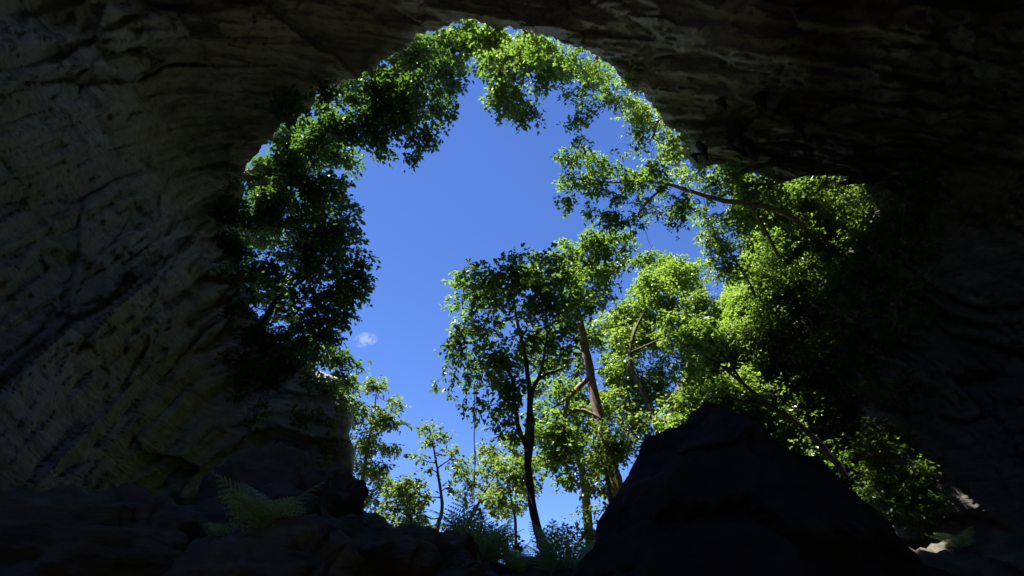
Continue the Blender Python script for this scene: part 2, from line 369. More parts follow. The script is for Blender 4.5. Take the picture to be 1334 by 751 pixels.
def ellipsoid_planes(size, seed, nplanes=9, flat=0.72):
    g = np.random.default_rng(seed); pn = g.normal(size=(nplanes, 3)); pn /= np.linalg.norm(pn, axis=1)[:, None]; pdist = g.uniform(flat, 1.0, nplanes)
    def fn(d):
        r = np.ones(len(d))
        q = np.clip(d @ pn.T / pdist, 1e-4, None); r = 1.0 / (np.sum(np.concatenate([q, np.full((len(d), 1), 0.9)], 1) ** 10, axis=1) ** 0.1)
        return d * r[:, None] * np.array(size)
    return fn
# the great dark boulder: a lopsided pyramid whose ridge leans left
BY = 7.6
prof = [(716,790),(740,742),(775,700),(808,652),(826,608),(846,574),(880,556),(900,537),(921,520),(940,531),(962,548),(1000,578),(1032,607),(1060,635),(1088,664),(1120,690),(1155,712),(1190,738),(1230,790)]
pp = np.array([at(a, b, BY) for a, b in prof]); bc = np.array((0.5 * (pp[1, 0] + pp[-2, 0]) - 0.25, BY, 0)); 
def boulder_pts(d):
    top = np.interp
    x = d[:, 0]; xs = np.interp(x, (-1, 1), (pp[0, 0] - 0.1, pp[-1, 0] + 0.1))
    zt = np.interp(xs, pp[:, 0], pp[:, 2])
    zb = gz(bc[0], BY) - 0.9
    yy = d[:, 1]
    # height falls away to front and back from the ridge
    hor = np.clip(np.abs(yy), 0, 1)
    u = np.clip(d[:, 2], -1, 1)
    z = np.where(u > 0, zb + (zt - zb) * (1 - hor ** 1.6) * sstep(-0.05, 0.35, u) ** 0.5, zb + u * 0.4)
    y = BY + yy * np.where(yy < 0, 1.5, 2.6)
    return np.stack([xs, y, z], axis=1)
def height_boulder():
    nx, ny = 150, 90
    xs = np.linspace(pp[0, 0] - 0.3, pp[-1, 0] + 0.4, nx); ys = np.linspace(-1.0, 1.0, ny)
    Xb, Yb = np.meshgrid(xs, ys, indexing='ij')
    zt = np.interp(Xb, pp[:, 0], pp[:, 2], left=pp[0, 2] - 0.8, right=pp[-1, 2] - 0.8)
    yoff = np.where(Yb < 0, Yb * 2.2, Yb * 3.0)
    zz = zt - 0.62 * np.abs(yoff) ** 1.12 - np.where(Yb > 0.6, (Yb - 0.6) * 3, 0) - np.where(Yb < -0.6, (-Yb - 0.6) * 4, 0)
    v = np.stack([Xb.ravel(), BY + yoff.ravel(), zz.ravel()], axis=1)
    bb, eb = blocks(v * np.array((0.8, 0.7, 1.3)) + 3); v[:, 2] += 0.05 * ridged(v * 0.9, 4) + 0.05 * fbm(v * 3, 4) + 0.09 * bb - 0.06 * (1 - sstep(0, 0.08, eb))
    v[:, 1] += 0.18 * fbm(v * 1.1 + 5, 4) + 0.22 * bb; v[:, 0] += 0.08 * fbm(v * 1.3 + 9, 3)
    i = np.arange(nx * ny).reshape(nx, ny)
    f = np.stack([i[:-1, :-1], i[1:, :-1], i[1:, 1:], i[:-1, 1:]], axis=-1).reshape(-1, 4)
    return mesh_from("boulder", v, f, M['darkrock'], True)
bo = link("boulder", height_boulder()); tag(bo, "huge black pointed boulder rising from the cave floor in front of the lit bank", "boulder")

def add_rock(px, py, Y, size, seed, label, rz=0.0, m='soil', sink=0.3, tilt=0.0, group=None, seg=(110, 70)):
    p = at(px, py, Y)                                  # top of the stone
    me = rock_mesh("rock", ellipsoid_planes(size, seed), seg, M[m])
    o = link("rock", me, None, (p[0], Y, p[2] - size[2] * 0.85)); o.rotation_euler = (tilt, 0, rz)
    return tag(o, label, "rock", group)
add_rock(372, 636, 10.0, (1.5, 1.6, 1.3), 3, "dark layered rock hump behind the pale green fern clump", 0.4)
add_rock(300, 668, 8.6, (1.6, 1.2, 1.0), 5, "low dark rock between the fern clump and the left wall", 0.2)
add_rock(95, 682, 7.0, (1.9, 1.0, 0.8), 7, "long flat black slab lying along the foot of the left wall", 0.15)
add_rock(335, 706, 5.4, (0.95, 0.7, 0.95), 21, "near dark rock carrying the pale green fern clump", 0.3)
add_rock(455, 668, 12.6, (1.4, 1.3, 1.0), 9, "rounded dark rock at the foot of the grey cliff corner", 0.9)
add_rock(545, 716, 9.0, (1.2, 1.0, 0.7), 12, "brown earthy rock below the small slender tree", 0.5, 'soil')
add_rock(450, 700, 7.0, (1.3, 0.9, 0.5), 15, "broad brown ledge rock dotted with pale chips", -0.3, 'soil')

# ------------------------------------------------------------------ leaves, trees, shrubs
def leaves(centers, radii, per, size, flat=0.55, droop=0.25, up=1.0, g=rng):
    """centers (n,3) of leaf sprays -> vertices, triangles of folded pointed leaves"""
    ns = len(centers); n = ns * per; TW = 4
    c = np.repeat(centers, per, axis=0); r = np.repeat(radii, per)
    td = g.normal(size=(ns, TW, 3)); td[..., 2] = td[..., 2] * flat - 0.12; td /= np.linalg.norm(td, axis=2)[..., None]
    j = g.integers(0, TW, n); t3 = td[np.repeat(np.arange(ns), per), j]
    u = g.uniform(0.12, 1.08, n)
    side = np.cross(t3, np.array((0, 0, 1.0))) ; side /= np.linalg.norm(side, axis=1)[:, None] + 1e-6
    pos = c + t3 * (r * u * 1.15)[:, None] + g.normal(size=(n, 3)) * (r * 0.13)[:, None]; pos[:, 2] -= r * 0.30 * u * u
    ax = t3 * 0.65 + side * np.where(g.random(n) < 0.5, -1, 1)[:, None] * 0.8 + g.normal(size=(n, 3)) * 0.35; ax[:, 2] -= droop; ax /= np.linalg.norm(ax, axis=1)[:, None]
    nn = g.normal(size=(n, 3)) * 0.55; nn[:, 2] += up
    nn -= ax * np.sum(nn * ax, axis=1)[:, None]; nn /= np.linalg.norm(nn, axis=1)[:, None] + 1e-9
    sd = np.cross(ax, nn); L = size * 1.15 * g.uniform(0.55, 1.3, n); w = L * g.uniform(0.23, 0.32, n)
    mid = pos + ax * (L * 0.42)[:, None]
    fold = nn * (w * 0.35)[:, None]
    v = np.stack([pos, mid + sd * w[:, None] + fold, pos + ax * L[:, None] - nn * (L * 0.12)[:, None], mid - sd * w[:, None] + fold], axis=1).reshape(-1, 3)
    b = np.arange(n) * 4
    f = np.concatenate([np.stack([b, b + 1, b + 2], 1), np.stack([b, b + 2, b + 3], 1)])
    return v, f
def spray_points(clumps, dens, spr, g=rng):
    """clumps: list of (centre, radius) -> spray centres"""
    out, rr = [], []
    for c, r in clumps:
        k = max(3, int(g.uniform(0.55, 1.5) * DM * dens * (r / spr) ** 2 * 2.3))
        d = g.normal(size=(k, 3)); d /= np.linalg.norm(d, axis=1)[:, None]
        q = g.uniform(0.15, 1.0, k) ** 0.45 * np.where(g.random(k) < 0.16, g.uniform(1.1, 1.5, k), 1.0)
        out.append(c + d * (r * q)[:, None] * np.array((1, 1, 0.85))); rr.append(spr * g.uniform(0.55, 1.25, k))
    return np.concatenate(out), np.concatenate(rr)
def px_clumps(lst, Yv, jit=1.0, g=rng):
    out = []
    for a, b, r in lst:
        p = at(a + g.normal() * 3, b + g.normal() * 3, Yv + g.uniform(-jit, jit)); out.append((p, g.uniform(0.72, 1.22) * r / FPX * depth_of(p)))
    return out
STATS = {'leaf': 0}; DM = 3.0
def build_tree(name, label, cat, trunk_pts, rad, clumps, leafmat, barkmat, branches=(), dens=1.0, spr=0.42, per=20, lsize=0.17, group=None, twig=True, trunk_name="trunk", flat=0.55):
    base = np.array(trunk_pts[0], float)
    root = empty(name, base); tag(root, label, cat, group)
    path = smooth_path(trunk_pts, 5)
    path[1:-1] += rng.normal(size=(len(path) - 2, 3)) * rad[0] * 0.05
    v, f = tube(path - base, rad, 10, 0.05); link(trunk_name, mesh_from(trunk_name, v, f, M[barkmat], True), root)
    skel = [(p, np.interp(i / (len(path) - 1), np.linspace(0, 1, len(rad)), rad)) for i, p in enumerate(path) if i > len(path) * 0.3]
    for bp, br in branches:
        q = smooth_path(bp, 4); q[1:-1] += rng.normal(size=(len(q) - 2, 3)) * br[0] * 0.1
        v, f = tube(q - base, br, 7, 0.04); link("branch", mesh_from("branch", v, f, M[barkmat], True), root)
        skel += [(p, np.interp(i / (len(q) - 1), np.linspace(0, 1, len(br)), br)) for i, p in enumerate(q) if i > 1]
    if twig:
        todo = [c for c, r in clumps]
        todo.sort(key=lambda c: min(np.linalg.norm(c - s[0]) for s in skel))
        for c in todo:
            s = min(skel, key=lambda s: np.linalg.norm(c - s[0]) + (0.6 if s[0][2] > c[2] else 0) + (0.5 if s[1] < 0.02 else 0))
            L = np.linalg.norm(c - s[0])
            if L < 0.15: continue
            r0 = min(s[1] * 0.75, 0.02 + 0.016 * L); m_ = (s[0] + c) / 2 + rng.normal(size=3) * L * 0.10 + np.array((0, 0, -0.06 * L))
            q = smooth_path([s[0], m_, c], 3); v, f = tube(q - base, (r0, r0 * 0.7, r0 * 0.4), 5)
            link("branch", mesh_from("branch", v, f, M[barkmat], True), root)
            skel.append((c, r0 * 0.45)); skel.append((m_, r0 * 0.7))
    sp, sr = spray_points(clumps, dens, spr)
    v, f = leaves(sp, sr, per, lsize, flat); STATS['leaf'] += len(f) // 2
    link("crown", mesh_from("crown", v - base, f, M[leafmat]), root)
    return root
def P(lst, Yv): return [at(a, b, Yv) for a, b in lst]
def Pv(lst): return [at(a, b, y) for a, b, y in lst]
def ground_under(p): return np.array((p[0], p[1], gz(p[0], p[1]) - 0.1))

# -- the two big trees in the middle of the opening
YA = 19.0
trA = P([(722, 775), (715, 742), (700, 690), (691, 640), (687, 585), (690, 530), (688, 490), (680, 445), (672, 410), (668, 375)], YA)
trA[0] = ground_under(trA[0])
build_tree("tree", "slender dark forked tree with a broad shaded crown trailing vines on one side", "tree", trA, (0.21, 0.145, 0.12, 0.10, 0.07, 0.035),
    px_clumps([(610,365,24),(640,356,22),(665,347,20),(690,350,24),(718,350,22),(602,395,22),(632,390,30),(665,385,30),(700,385,30),(735,380,24),(612,425,25),(645,425,30),(685,425,30),(720,415,26),
        (607,455,18),(640,460,26),(675,460,24),(648,488,20),(618,485,18),(640,545,20),(660,560,16),(655,520,20),(712,455,20),(668,505,18),(700,470,16),(628,530,12),(735,440,18)], YA, 1.6),
    'leaf', 'barkdark', [(P([(687,585),(676,560),(670,525),(668,495),(655,470)], YA), (0.10, 0.05)), (P([(690,530),(697,500),(712,488),(735,480)], YA), (0.09, 0.04)), (P([(689,600),(694,560),(692,520),(706,480),(712,440)], YA - 0.3), (0.10, 0.04))],
    dens=0.95, per=22, lsize=0.19)
YB = 22.0
trB = P([(822, 720), (806, 650), (795, 600), (780, 540), (768, 480), (757, 425), (747, 375), (742, 335)], YB); trB[0] = ground_under(trB[0])
build_tree("tree", "tall tree with thick pale reddish trunk leaning behind the pointed boulder", "tree", trB, (0.33, 0.25, 0.22, 0.18, 0.12, 0.06),
    px_clumps([(740,335,22),(768,325,24),(798,322,20),(765,352,25),(795,350,24),(740,360,20),(760,390,24),(738,410,20),(790,385,24),(815,345,15),(780,310,16),(745,300,0.1)], YB, 1.4)[:-1]
    + px_clumps([(722,560,22),(738,585,22),(748,540,22),(722,520,18),(718,605,14),(745,615,16),(730,500,18),(700,540,12)], YB, 1.0), 'leaf', 'barkpale',
    [(P([(770,490),(740,520),(735,560),(725,580)], YB - 0.4), (0.12, 0.05)), (P([(783,548),(760,535),(740,540),(728,560)], YB - 0.5), (0.10, 0.04))], dens=1.25, per=22, lsize=0.19)
# -- background tree right of the leaning trunk
YG = 25.5
trG = P([(870, 620), (858, 560), (842, 520), (820, 470), (832, 420), (860, 380)], YG); trG[0] = ground_under(trG[0])
build_tree("tree", "full bright green tree growing on the bank behind the leaning pale trunk", "tree", trG, (0.24, 0.19, 0.14, 0.08, 0.04),
    px_clumps([(850,365,20),(880,360,20),(870,390,25),(840,398,24),(905,398,22),(850,430,30),(890,430,30),(922,440,26),(822,445,26),(860,470,30),(900,480,30),(930,475,26),(815,490,26),(845,510,28),(885,515,24),(800,420,20),(800,530,20)], YG, 2.0),
    'leafbright', 'barkdark', dens=2.1, per=22, lsize=0.17, spr=0.43)
trK = P([(800, 720), (796, 660), (790, 610), (792, 570)], 20.5); trK[0] = ground_under(trK[0])
build_tree("tree", "small bushy pale green tree at the base of the leaning trunk", "tree", trK, (0.14, 0.10, 0.06, 0.03),
    px_clumps([(795,560,24),(785,595,22),(778,630,18),(774,662,14),(800,585,20),(828,555,22),(815,580,18),(768,690,10),(835,585,14)], 20.5, 1.0), 'leafgloss', 'bark', dens=1.5, per=20, lsize=0.15, spr=0.35)
trM = P([(770, 720), (762, 640), (748, 560), (752, 480), (770, 420)], 28.0); trM[0] = ground_under(trM[0])
build_tree("tree", "dark green background tree filling the space between the slender and the leaning trunks", "tree", trM, (0.26, 0.2, 0.15, 0.1, 0.05),
    px_clumps([(702,500,16),(722,470,20),(750,470,20),(740,510,20),(762,560,18),(792,480,20),(800,450,20),(822,540,18),(702,565,14),(716,590,16),(780,520,20),(705,440,16),(770,440,18),(812,500,18),(745,575,18),(735,625,12),(770,600,16),(690,610,10),(815,400,16)], 28.0, 1.5),
    'leaf', 'bark', dens=1.6, per=22, lsize=0.20, spr=0.42)
trN = P([(930, 620), (925, 540), (915, 460), (925, 410)], 29.0); trN[0] = ground_under(trN[0])
build_tree("tree", "tree with rounded pale top rising at the skyline behind the full green tree", "tree", trN, (0.26, 0.2, 0.12, 0.05),
    px_clumps([(895,352,16),(875,345,14),(845,345,13),(860,350,14),(915,410,18),(945,395,20),(965,385,18),(900,370,16),(930,430,20),(835,380,15),(820,420,18),(910,450,20)], 29.0, 1.2),
    'leaf', 'bark', dens=1.7, per=22, lsize=0.19, spr=0.42)
# -- slender young trees in the gap
YC = 22.5
trC = P([(566, 730), (568, 700), (576, 664), (572, 625), (566, 590), (560, 560)], YC); trC[0] = ground_under(trC[0])
build_tree("young_tree", "thin young tree with sparse yellowish tufts standing alone against the sky", "tree", trC, (0.10, 0.08, 0.06, 0.04, 0.02),
    px_clumps([(552,558,8),(566,573,10),(588,592,9),(545,590,9),(535,625,12),(560,612,10),(516,632,14),(530,645,10),(597,602,8),(555,645,9),(580,572,6),(548,668,8),(590,640,7)], YC, 0.7), 'leafyellow', 'bark', dens=1.3, per=16, lsize=0.18, spr=0.32)
trE = P([(596, 738), (606, 700), (618, 668), (632, 640), (650, 612)], 23.5); trE[0] = ground_under(trE[0])
build_tree("young_tree", "airy light green young tree with open sprays beside the slender dark trunk", "tree", trE, (0.11, 0.08, 0.05, 0.02),
    px_clumps([(600,615,11),(630,605,16),(660,610,18),(620,640,15),(650,645,16),(680,625,15),(672,652,10),(636,588,13),(666,582,11),(603,645,9),(690,600,10)], 23.5, 0.9), 'leafyellow', 'bark', dens=1.5, per=18, lsize=0.18, spr=0.36)
trD = P([(468, 740), (466, 690), (470, 640), (478, 590), (486, 545), (490, 515)], 30); trD[0] = ground_under(trD[0])
build_tree("tree", "yellow green tree growing close behind the grey cliff corner", "tree", trD, (0.17, 0.14, 0.10, 0.07, 0.03),
    px_clumps([(452,505,15),(487,508,16),(514,522,11),(470,535,19),(500,548,17),(482,578,19),(510,588,11),(490,612,19),(478,648,16),(505,640,11),(470,610,14),(515,555,9),(495,670,10)], 30, 1.1), 'leafyellow', 'bark', dens=1.6, per=20, lsize=0.2, spr=0.4)

trQ = P([(548, 735), (540, 700), (532, 670), (525, 645)], 26.0); trQ[0] = ground_under(trQ[0])
build_tree("young_tree", "low yellowish young tree between the grey cliff corner and the thin lone tree", "tree", trQ, (0.09, 0.07, 0.05, 0.02),
    px_clumps([(520,640,14),(535,655,13),(510,660,12),(545,680,13),(525,685,14),(500,680,12),(560,690,10),(535,625,8)], 26.0, 0.8), 'leafyellow', 'bark', dens=1.4, per=18, lsize=0.19, spr=0.36)
trR = P([(665, 745), (672, 700), (668, 660), (660, 625)], 27.0); trR[0] = ground_under(trR[0])
build_tree("young_tree", "bright green sapling seen behind the slender dark trunk", "tree", trR, (0.1, 0.07, 0.05, 0.02),
    px_clumps([(672,600,15),(655,630,16),(690,635,14),(668,655,15),(640,660,12),(700,610,12),(665,575,12),(648,600,12)], 27.0, 0.8), 'leafbright', 'bark', dens=1.4, per=18, lsize=0.19, spr=0.36)
# -- tree reaching out sideways from the right bank
YF = 19.5
trF = Pv([(1075, 320, 22.5), (1035, 285, 21), (990, 268, 20), (945, 262, 19.6), (905, 251, 19.3), (870, 240, 19.2), (835, 236, 19), (800, 238, 18.8), (770, 235, 18.6)])
trF[0] = trF[0] - np.array((0, 0, 0.3))
build_tree("tree", "tree leaning almost level out of the right bank with a long bare pale limb", "tree", trF, (0.16, 0.13, 0.115, 0.10, 0.075, 0.05, 0.025),
    px_clumps([(745,205,17),(770,213,20),(800,217,17),(745,240,17),(775,245,17),(738,265,11),(825,235,17),(850,245,20),(835,270,17),(870,266,20),(800,262,10),(880,290,11),(792,285,16),(815,292,14),(895,272,16),(758,192,10),(855,222,12),(775,272,10)], YF - 0.6, 0.9),
    'leaf', 'barkpale', [(P([(870,240),(845,262),(825,285),(800,290)], 19), (0.07, 0.03))], dens=1.15, per=20, lsize=0.17, spr=0.36)
# -- leaning bare dark stem in front of the right bank
trH = Pv([(1104, 622, 18.0), (1090, 604, 18), (1062, 572, 18), (1030, 545, 18), (1000, 527, 18), (968, 500, 18), (940, 478, 18), (915, 462, 18)])
build_tree("leaning_tree", "thin bare dark tree bending out over the right bank above the boulder", "tree", trH, (0.13, 0.10, 0.08, 0.055, 0.025),
    px_clumps([(915,462,14),(935,450,12),(905,480,12),(890,455,12)], 18, 0.4), 'leafbright', 'barkdark',
    [(P([(1000,527),(970,525),(945,518),(920,520)], 18), (0.06, 0.02)), (P([(968,500),(950,470),(942,440),(925,420)], 18), (0.05, 0.015))], dens=0.8, per=14, lsize=0.15, spr=0.3)

# -- trees on the rim above, crowns hanging into the opening
def rim_base(px, py, extra=2.6): return rock_at(px, py, -extra)
def rim_fill(lo, hi, step=16, ins=(4, 30), rad=(12, 20)):
    """tufts along the lip of the opening between two points of its outline (photo pixels)"""
    i0 = int(np.argmin(np.hypot(*(poly - np.array(lo)).T))); i1 = int(np.argmin(np.hypot(*(poly - np.array(hi)).T)))
    ids = list(range(i0, i1 + 1)) if i0 <= i1 else list(range(i0, len(poly))) + list(range(0, i1 + 1))
    out = []
    for a, b_ in zip(ids[:-1], ids[1:]):
        L = np.hypot(*(poly[b_] - poly[a]))
        for t in np.arange(0, L, step):
            if rng.random() < 0.15: continue
            p = poly[a] + (poly[b_] - poly[a]) * t / L; c = np.array((667, 375)) - p; c = c / np.hypot(*c)
            ii = rng.uniform(*ins); q = p + c * ii; r = rng.uniform(*rad) * rng.choice((0.6, 1.0, 1.25))
            w = rock_at(q[0], q[1]) if ii < 0 else rock_at(p[0], p[1]); out.append((q[0], q[1], r, w[1] + (-0.5 if ii < 0 else rng.uniform(0.6, 2.2))))
    return out
def px_clumps4(lst):
    return [(at(a, b, y), r / FPX * depth_of(at(a, b, y))) for a, b, r, y in lst]
def rim_tree(label, bpx, tip, cl, Yv, lm='leafdeep', dens=1.2, rad=0.2, jit=0.9, per=20, lsize=0.205, fill=None):
    b = rim_base(*bpx); t = at(*tip, Yv)
    mid = (b + t) / 2 + np.array((0, 0, 0.8))
    return build_tree("rim_tree", label, "tree", [b, mid, t], (rad, rad * 0.7, rad * 0.3), px_clumps(cl, Yv, jit) + (px_clumps4(rim_fill(*fill)) if fill else []), lm, 'barkdark', dens=dens, per=per, lsize=lsize, spr=0.40, group="trees on the rim of the opening")
rim_tree("rim tree with a ring of leaf tufts hanging from the top of the arch", (680, 15), (690, 95), [(638,75,18),(665,85,22),(692,75,24),(716,88,20),(735,96,14),(642,125,12),(660,132,17),(686,142,15),(702,112,18),(690,52,18),(622,52,16),(650,55,16),(650,105,14),(625,85,8)], 17.0, 'leaf', fill=((600,22),(740,60), 17, (-2, 24), (8, 18)))
rim_tree("rim tree with drooping sunlit crown next to the arch's sloping right edge", (800, 60), (765, 110), [(750,95,16),(774,104,17),(745,125,17),(770,140,18),(754,158,11),(790,124,13),(800,135,8),(735,110,10)], 17.5, 'leaf', lsize=0.16, fill=((740,60),(815,110), 15, (-2, 24), (8, 16)))
rim_tree("bright yellow green shrub clinging below the arch's right shoulder", (880, 140), (850, 180), [(822,148,12),(838,172,16),(862,188,16),(882,208,12),(830,188,10),(850,205,10),(868,215,10),(815,135,8)], 18.5, 'leafbright', lsize=0.15, fill=((815,110),(1015,240), 11, (-6, 22), (8, 16)))
rim_tree("dark leafy rim tree spreading under the pale rock arch", (480, 60), (540, 130), [(592,82,17),(575,108,20),(546,108,23),(550,140,20),(582,145,16),(520,130,23),(500,160,23),(530,163,18),(470,170,23),(492,190,17),(546,190,14),(536,206,11),(562,176,14),(440,160,22),(600,60,14),(565,75,16),(525,82,15),(550,64,13),(500,97,14),(575,48,12)], 17.5, 'leafdeep', dens=1.3, rad=0.25, fill=((395,146),(570,36), 14, (-6, 50), (12, 24)))
YL = 21.0
rim_tree("large shaded tree filling the upper part of the left rim", (285, 240), (400, 230), [(350,208,16),(372,220,20),(400,200,25),(430,190,25),(456,215,17),(350,245,17),(390,250,30),(430,250,27),(452,272,20),(362,285,22),(400,295,30),(440,300,25),(463,310,14),(470,338,13),(345,290,15)], YL, 'leafdeep', dens=1.25, rad=0.3, jit=1.4, fill=((322,380),(395,146), 13, (-16, 45), (12, 24)))
b = rim_base(300, 440)
build_tree("rim_tree", "shaded tree with a visible crooked limb on the lower left rim", "tree", [b] + Pv([(340, 425, 23), (360, 392, 21.5), (385, 372, 21), (415, 350, 21)]), (0.26, 0.2, 0.15, 0.08, 0.04),
    px_clumps([(380,330,26),(420,340,30),(455,362,20),(470,368,12),(345,352,24),(392,385,27),(430,400,26),(402,432,24),(430,440,14),(410,462,14),(440,380,18),(385,455,14),(475,350,9)], 21.0, 1.3) + px_clumps4(rim_fill((445,497),(322,380), 11, (-30, 45), (9, 20))), 'leafdeep', 'barkdark',
    [(Pv([(360,392,21.5),(385,400,21.2),(410,415,21)]), (0.09, 0.04))], dens=1.2, per=20, lsize=0.20, spr=0.38, group="trees on the rim of the opening")


def bank_hit(px, py, default=24.0):
    d = ray(px, py)
    ts = np.arange(14, 46, 0.15); pts = CAM + ts[:, None] * d; h = pts[:, 2] < ground_z(pts[:, 0], pts[:, 1])
    return pts[np.argmax(h)] if h.any() else at(px, py, default)
# -- shrubs covering the right bank
def shrub(label, pxl, Yv, lm, dens=1.6, lsize=0.16, spr=0.42, jit=0.8, cat="shrub", group="shrubs on the sunlit right bank", name="shrub", per=20, anchor=None, bank=True):
    if bank:
        cl = []
        for a_, b_, r_ in pxl:
            h_ = bank_hit(a_, b_, Yv); y_ = h_[1] - rng.uniform(0.5, 1.3); cl += [(at(a_, b_, y_), r_ / FPX * depth_of(at(a_, b_, y_)))]
    else: cl = px_clumps(pxl, Yv, jit)
    c = np.mean([q[0] for q in cl], axis=0)
    if anchor is None:
        b = c.copy()
        for k_ in range(30):
            if b[2] < gz(b[0], b[1]): break
            b = b + (np.array((0.06, 0.06, -0.08)) if bank else np.array((0, 0, -0.12)))
    else: b = anchor
    return build_tree(name, label, cat, [b, (b + c) / 2 + np.array((0, -0.1, 0.2)), c], (0.09, 0.06, 0.03), cl, lm, 'bark', dens=dens, per=per, lsize=lsize, spr=spr, group=group, trunk_name="stem")
shrub("leafy shrub at the sky edge of the right bank beside the full green tree", [(940,412,24),(968,400,22),(955,440,26),(935,445,20)], 25.5, 'leaf')
shrub("glossy pale leaved shrub in the middle of the right bank", [(985,440,28),(1002,478,28),(1030,440,28),(1010,455,26),(1020,415,20)], 24.5, 'leafgloss')
shrub("bright shrub just above the tip of the pointed boulder", [(940,508,26),(912,522,20),(965,500,22),(935,535,18),(890,540,14)], 22.5, 'leafbright')
shrub("sunlit shrub behind the bend of the bare dark leaning tree", [(1020,520,28),(980,520,24),(1000,545,22),(985,480,22)], 22.5, 'leafbright')
shrub("shrub between the bare leaning tree and the sunlit brown rock patch", [(1058,530,26),(1050,485,24),(1080,520,16),(1040,560,20)], 22.0, 'leafgloss')
shrub("low shrub at the root of the bare leaning tree", [(1085,562,20),(1050,590,22),(1088,600,16),(1065,620,18),(1020,572,20)], 21.0, 'leafbright')
shrub("hanging shrub directly under the long bare pale limb", [(940,330,25),(968,312,24),(930,292,17),(955,355,18),(925,310,12)], 21.5, 'leafbright')
shrub("bushy growth above the long bare pale limb, under the cave roof", [(960,250,20),(990,245,18),(930,245,14),(1005,258,20),(955,280,20)], 20.5, 'leafbright')
shrub("yellow green creeper bush under the low lip of the cave roof", [(1030,268,22),(1060,262,20),(1090,256,16),(1115,246,10),(1050,290,20)], 20.0, 'leafyellow')
shrub("broad green bush below the creeper bush on the upper right bank", [(1010,325,28),(1050,315,24),(980,355,25),(1000,290,22),(1075,290,16)], 21.5, 'leaf')
shrub("dark green bush on the shade edge of the upper right bank", [(1030,370,28),(1000,395,22),(1060,345,20),(1045,400,22)], 22.5, 'leaf')
shrub("green shrub at the foot of the bank beside the boulder's left flank", [(770,700,12),(765,715,9),(785,690,10),(757,690,8)], 18.5, 'leafyellow', lsize=0.13, spr=0.26)

for k in range(34):
    a_ = rng.uniform(905, 1112); b_ = rng.uniform(250, 650)
    if a_ < 960 and b_ < 400: continue
    shrub("leafy shrub in the thick sunlit cover of the right bank", [(a_, b_, 24), (a_ + rng.uniform(-28, 28), b_ + rng.uniform(-22, 22), 20), (a_ + rng.uniform(-28, 28), b_ + rng.uniform(-22, 22), 18)], 24.0,
          ('leafbright', 'leafgloss', 'leaf')[k % 3], dens=1.3, group="small shrubs covering the bank")
shrub("shrub clump where the right wall meets the dark slope", [(1185,638,15),(1202,655,13),(1170,655,13),(1195,625,10),(1215,645,10)], 17.0, 'leaf', dens=1.3)
shrub("shrub tucked behind the boulder's left shoulder", [(868,542,14),(884,526,13),(858,556,11),(900,515,12),(848,540,11)], 21.0, 'leafbright', dens=1.3)
shrub("small shrub on the bare earth under the roof lip at the bank's top", [(1098,262,10),(1110,275,10),(1085,275,11),(1100,290,10)], 20.5, 'leafyellow', dens=1.2)
# creeping ground cover over the bank
n = 30000
bx = rng.uniform(2.8, 25, n); by = np.where(rng.random(n) < 0.5, rng.uniform(20.2, 23.6, n), rng.uniform(23, 36, n)); bz = ground_z(bx, by)
cc = np.stack([bx, by, bz + rng.uniform(0.1, 0.9, n)], axis=1)
v, f = leaves(cc, np.full(n, 0.45), 9, 0.19, 0.7)
gc = link("ground_cover", mesh_from("ground_cover", v, f, M['leafbright'])); tag(gc, "dense creeping greenery covering the steep right bank", "ground cover", kind="stuff")


# -- ivy and shrubs in the dim light inside the right wall
def wall_plant(label, cl, lm='leafdeep', dens=0.8, lsize=0.14, off=0.35, name="wall_creeper", group="creepers on the shaded rock", cat="creeper", spr=0.34, per=16):
    cc = []
    for a, b_, r in cl:
        p = rock_at(a, b_, off); cc.append((p, r / FPX * depth_of(p)))
    base = rock_at(cl[0][0], cl[0][1], -0.15)
    top = cc[0][0]
    return build_tree(name, label, cat, [base, (base + top) / 2 + np.array((0, 0, -0.05)), top], (0.05, 0.035, 0.02), cc, lm, 'stem', dens=dens, per=per, lsize=lsize, spr=spr, group=group, trunk_name="stem")
wall_plant("dim creeper rising over the shoulder of the right wall under the roof lip", [(1195,200,14),(1180,225,18),(1160,245,18),(1205,225,16),(1215,250,14),(1140,255,16)], off=0.4)
wall_plant("shaded creeper curtain beside the upper right bank", [(1150,290,22),(1125,310,20),(1165,330,22),(1110,340,20),(1185,290,18),(1140,360,20)], dens=1.0)
wall_plant("sparse creeper hanging at the dark right of the bank, above the rock patch", [(1200,330,18),(1215,300,14),(1180,370,18),(1210,380,14)], dens=0.7)
wall_plant("shaded leafy tuft against the sunlit brown rock patch", [(1110,390,18),(1095,370,14),(1135,400,18),(1090,400,12)], dens=0.9)
wall_plant("creeper strand trailing low on the dark right wall", [(1150,430,14),(1165,460,14),(1145,480,12),(1175,490,10),(1160,520,12)], dens=0.6)
wall_plant("dim leafy strand on the far dark right wall", [(1260,270,12),(1280,290,10),(1320,260,10),(1300,275,9)], dens=0.4)
wall_plant("dark shrub on the left wall below the lower rim tree", [(318,440,18),(335,470,20),(305,470,16),(350,500,18),(320,500,16),(370,485,16)], dens=0.8)
wall_plant("dark greenery along the left wall beside the upper rim tree", [(315,290,14),(320,330,16),(312,360,14),(325,395,16),(305,320,10)], dens=0.9)
def scatter(x0, x1, y0, y1, k, r=(9, 18)): return [(rng.uniform(x0, x1), rng.uniform(y0, y1), rng.uniform(*r)) for _ in range(k)]
wall_plant("dark band of creeper clinging to the left wall beneath the upper rim tree", scatter(280, 318, 250, 400, 12, (7, 13)), 'leaf', dens=0.4)
wall_plant("patchy creeper spreading over the left wall toward the grey cliff corner", scatter(300, 420, 455, 560, 20, (7, 15)), 'leaf', dens=0.45)
wall_plant("sparse tufts low on the left wall above the layered rock hump", scatter(310, 430, 570, 640, 12, (7, 13)), 'leaf', dens=0.6)
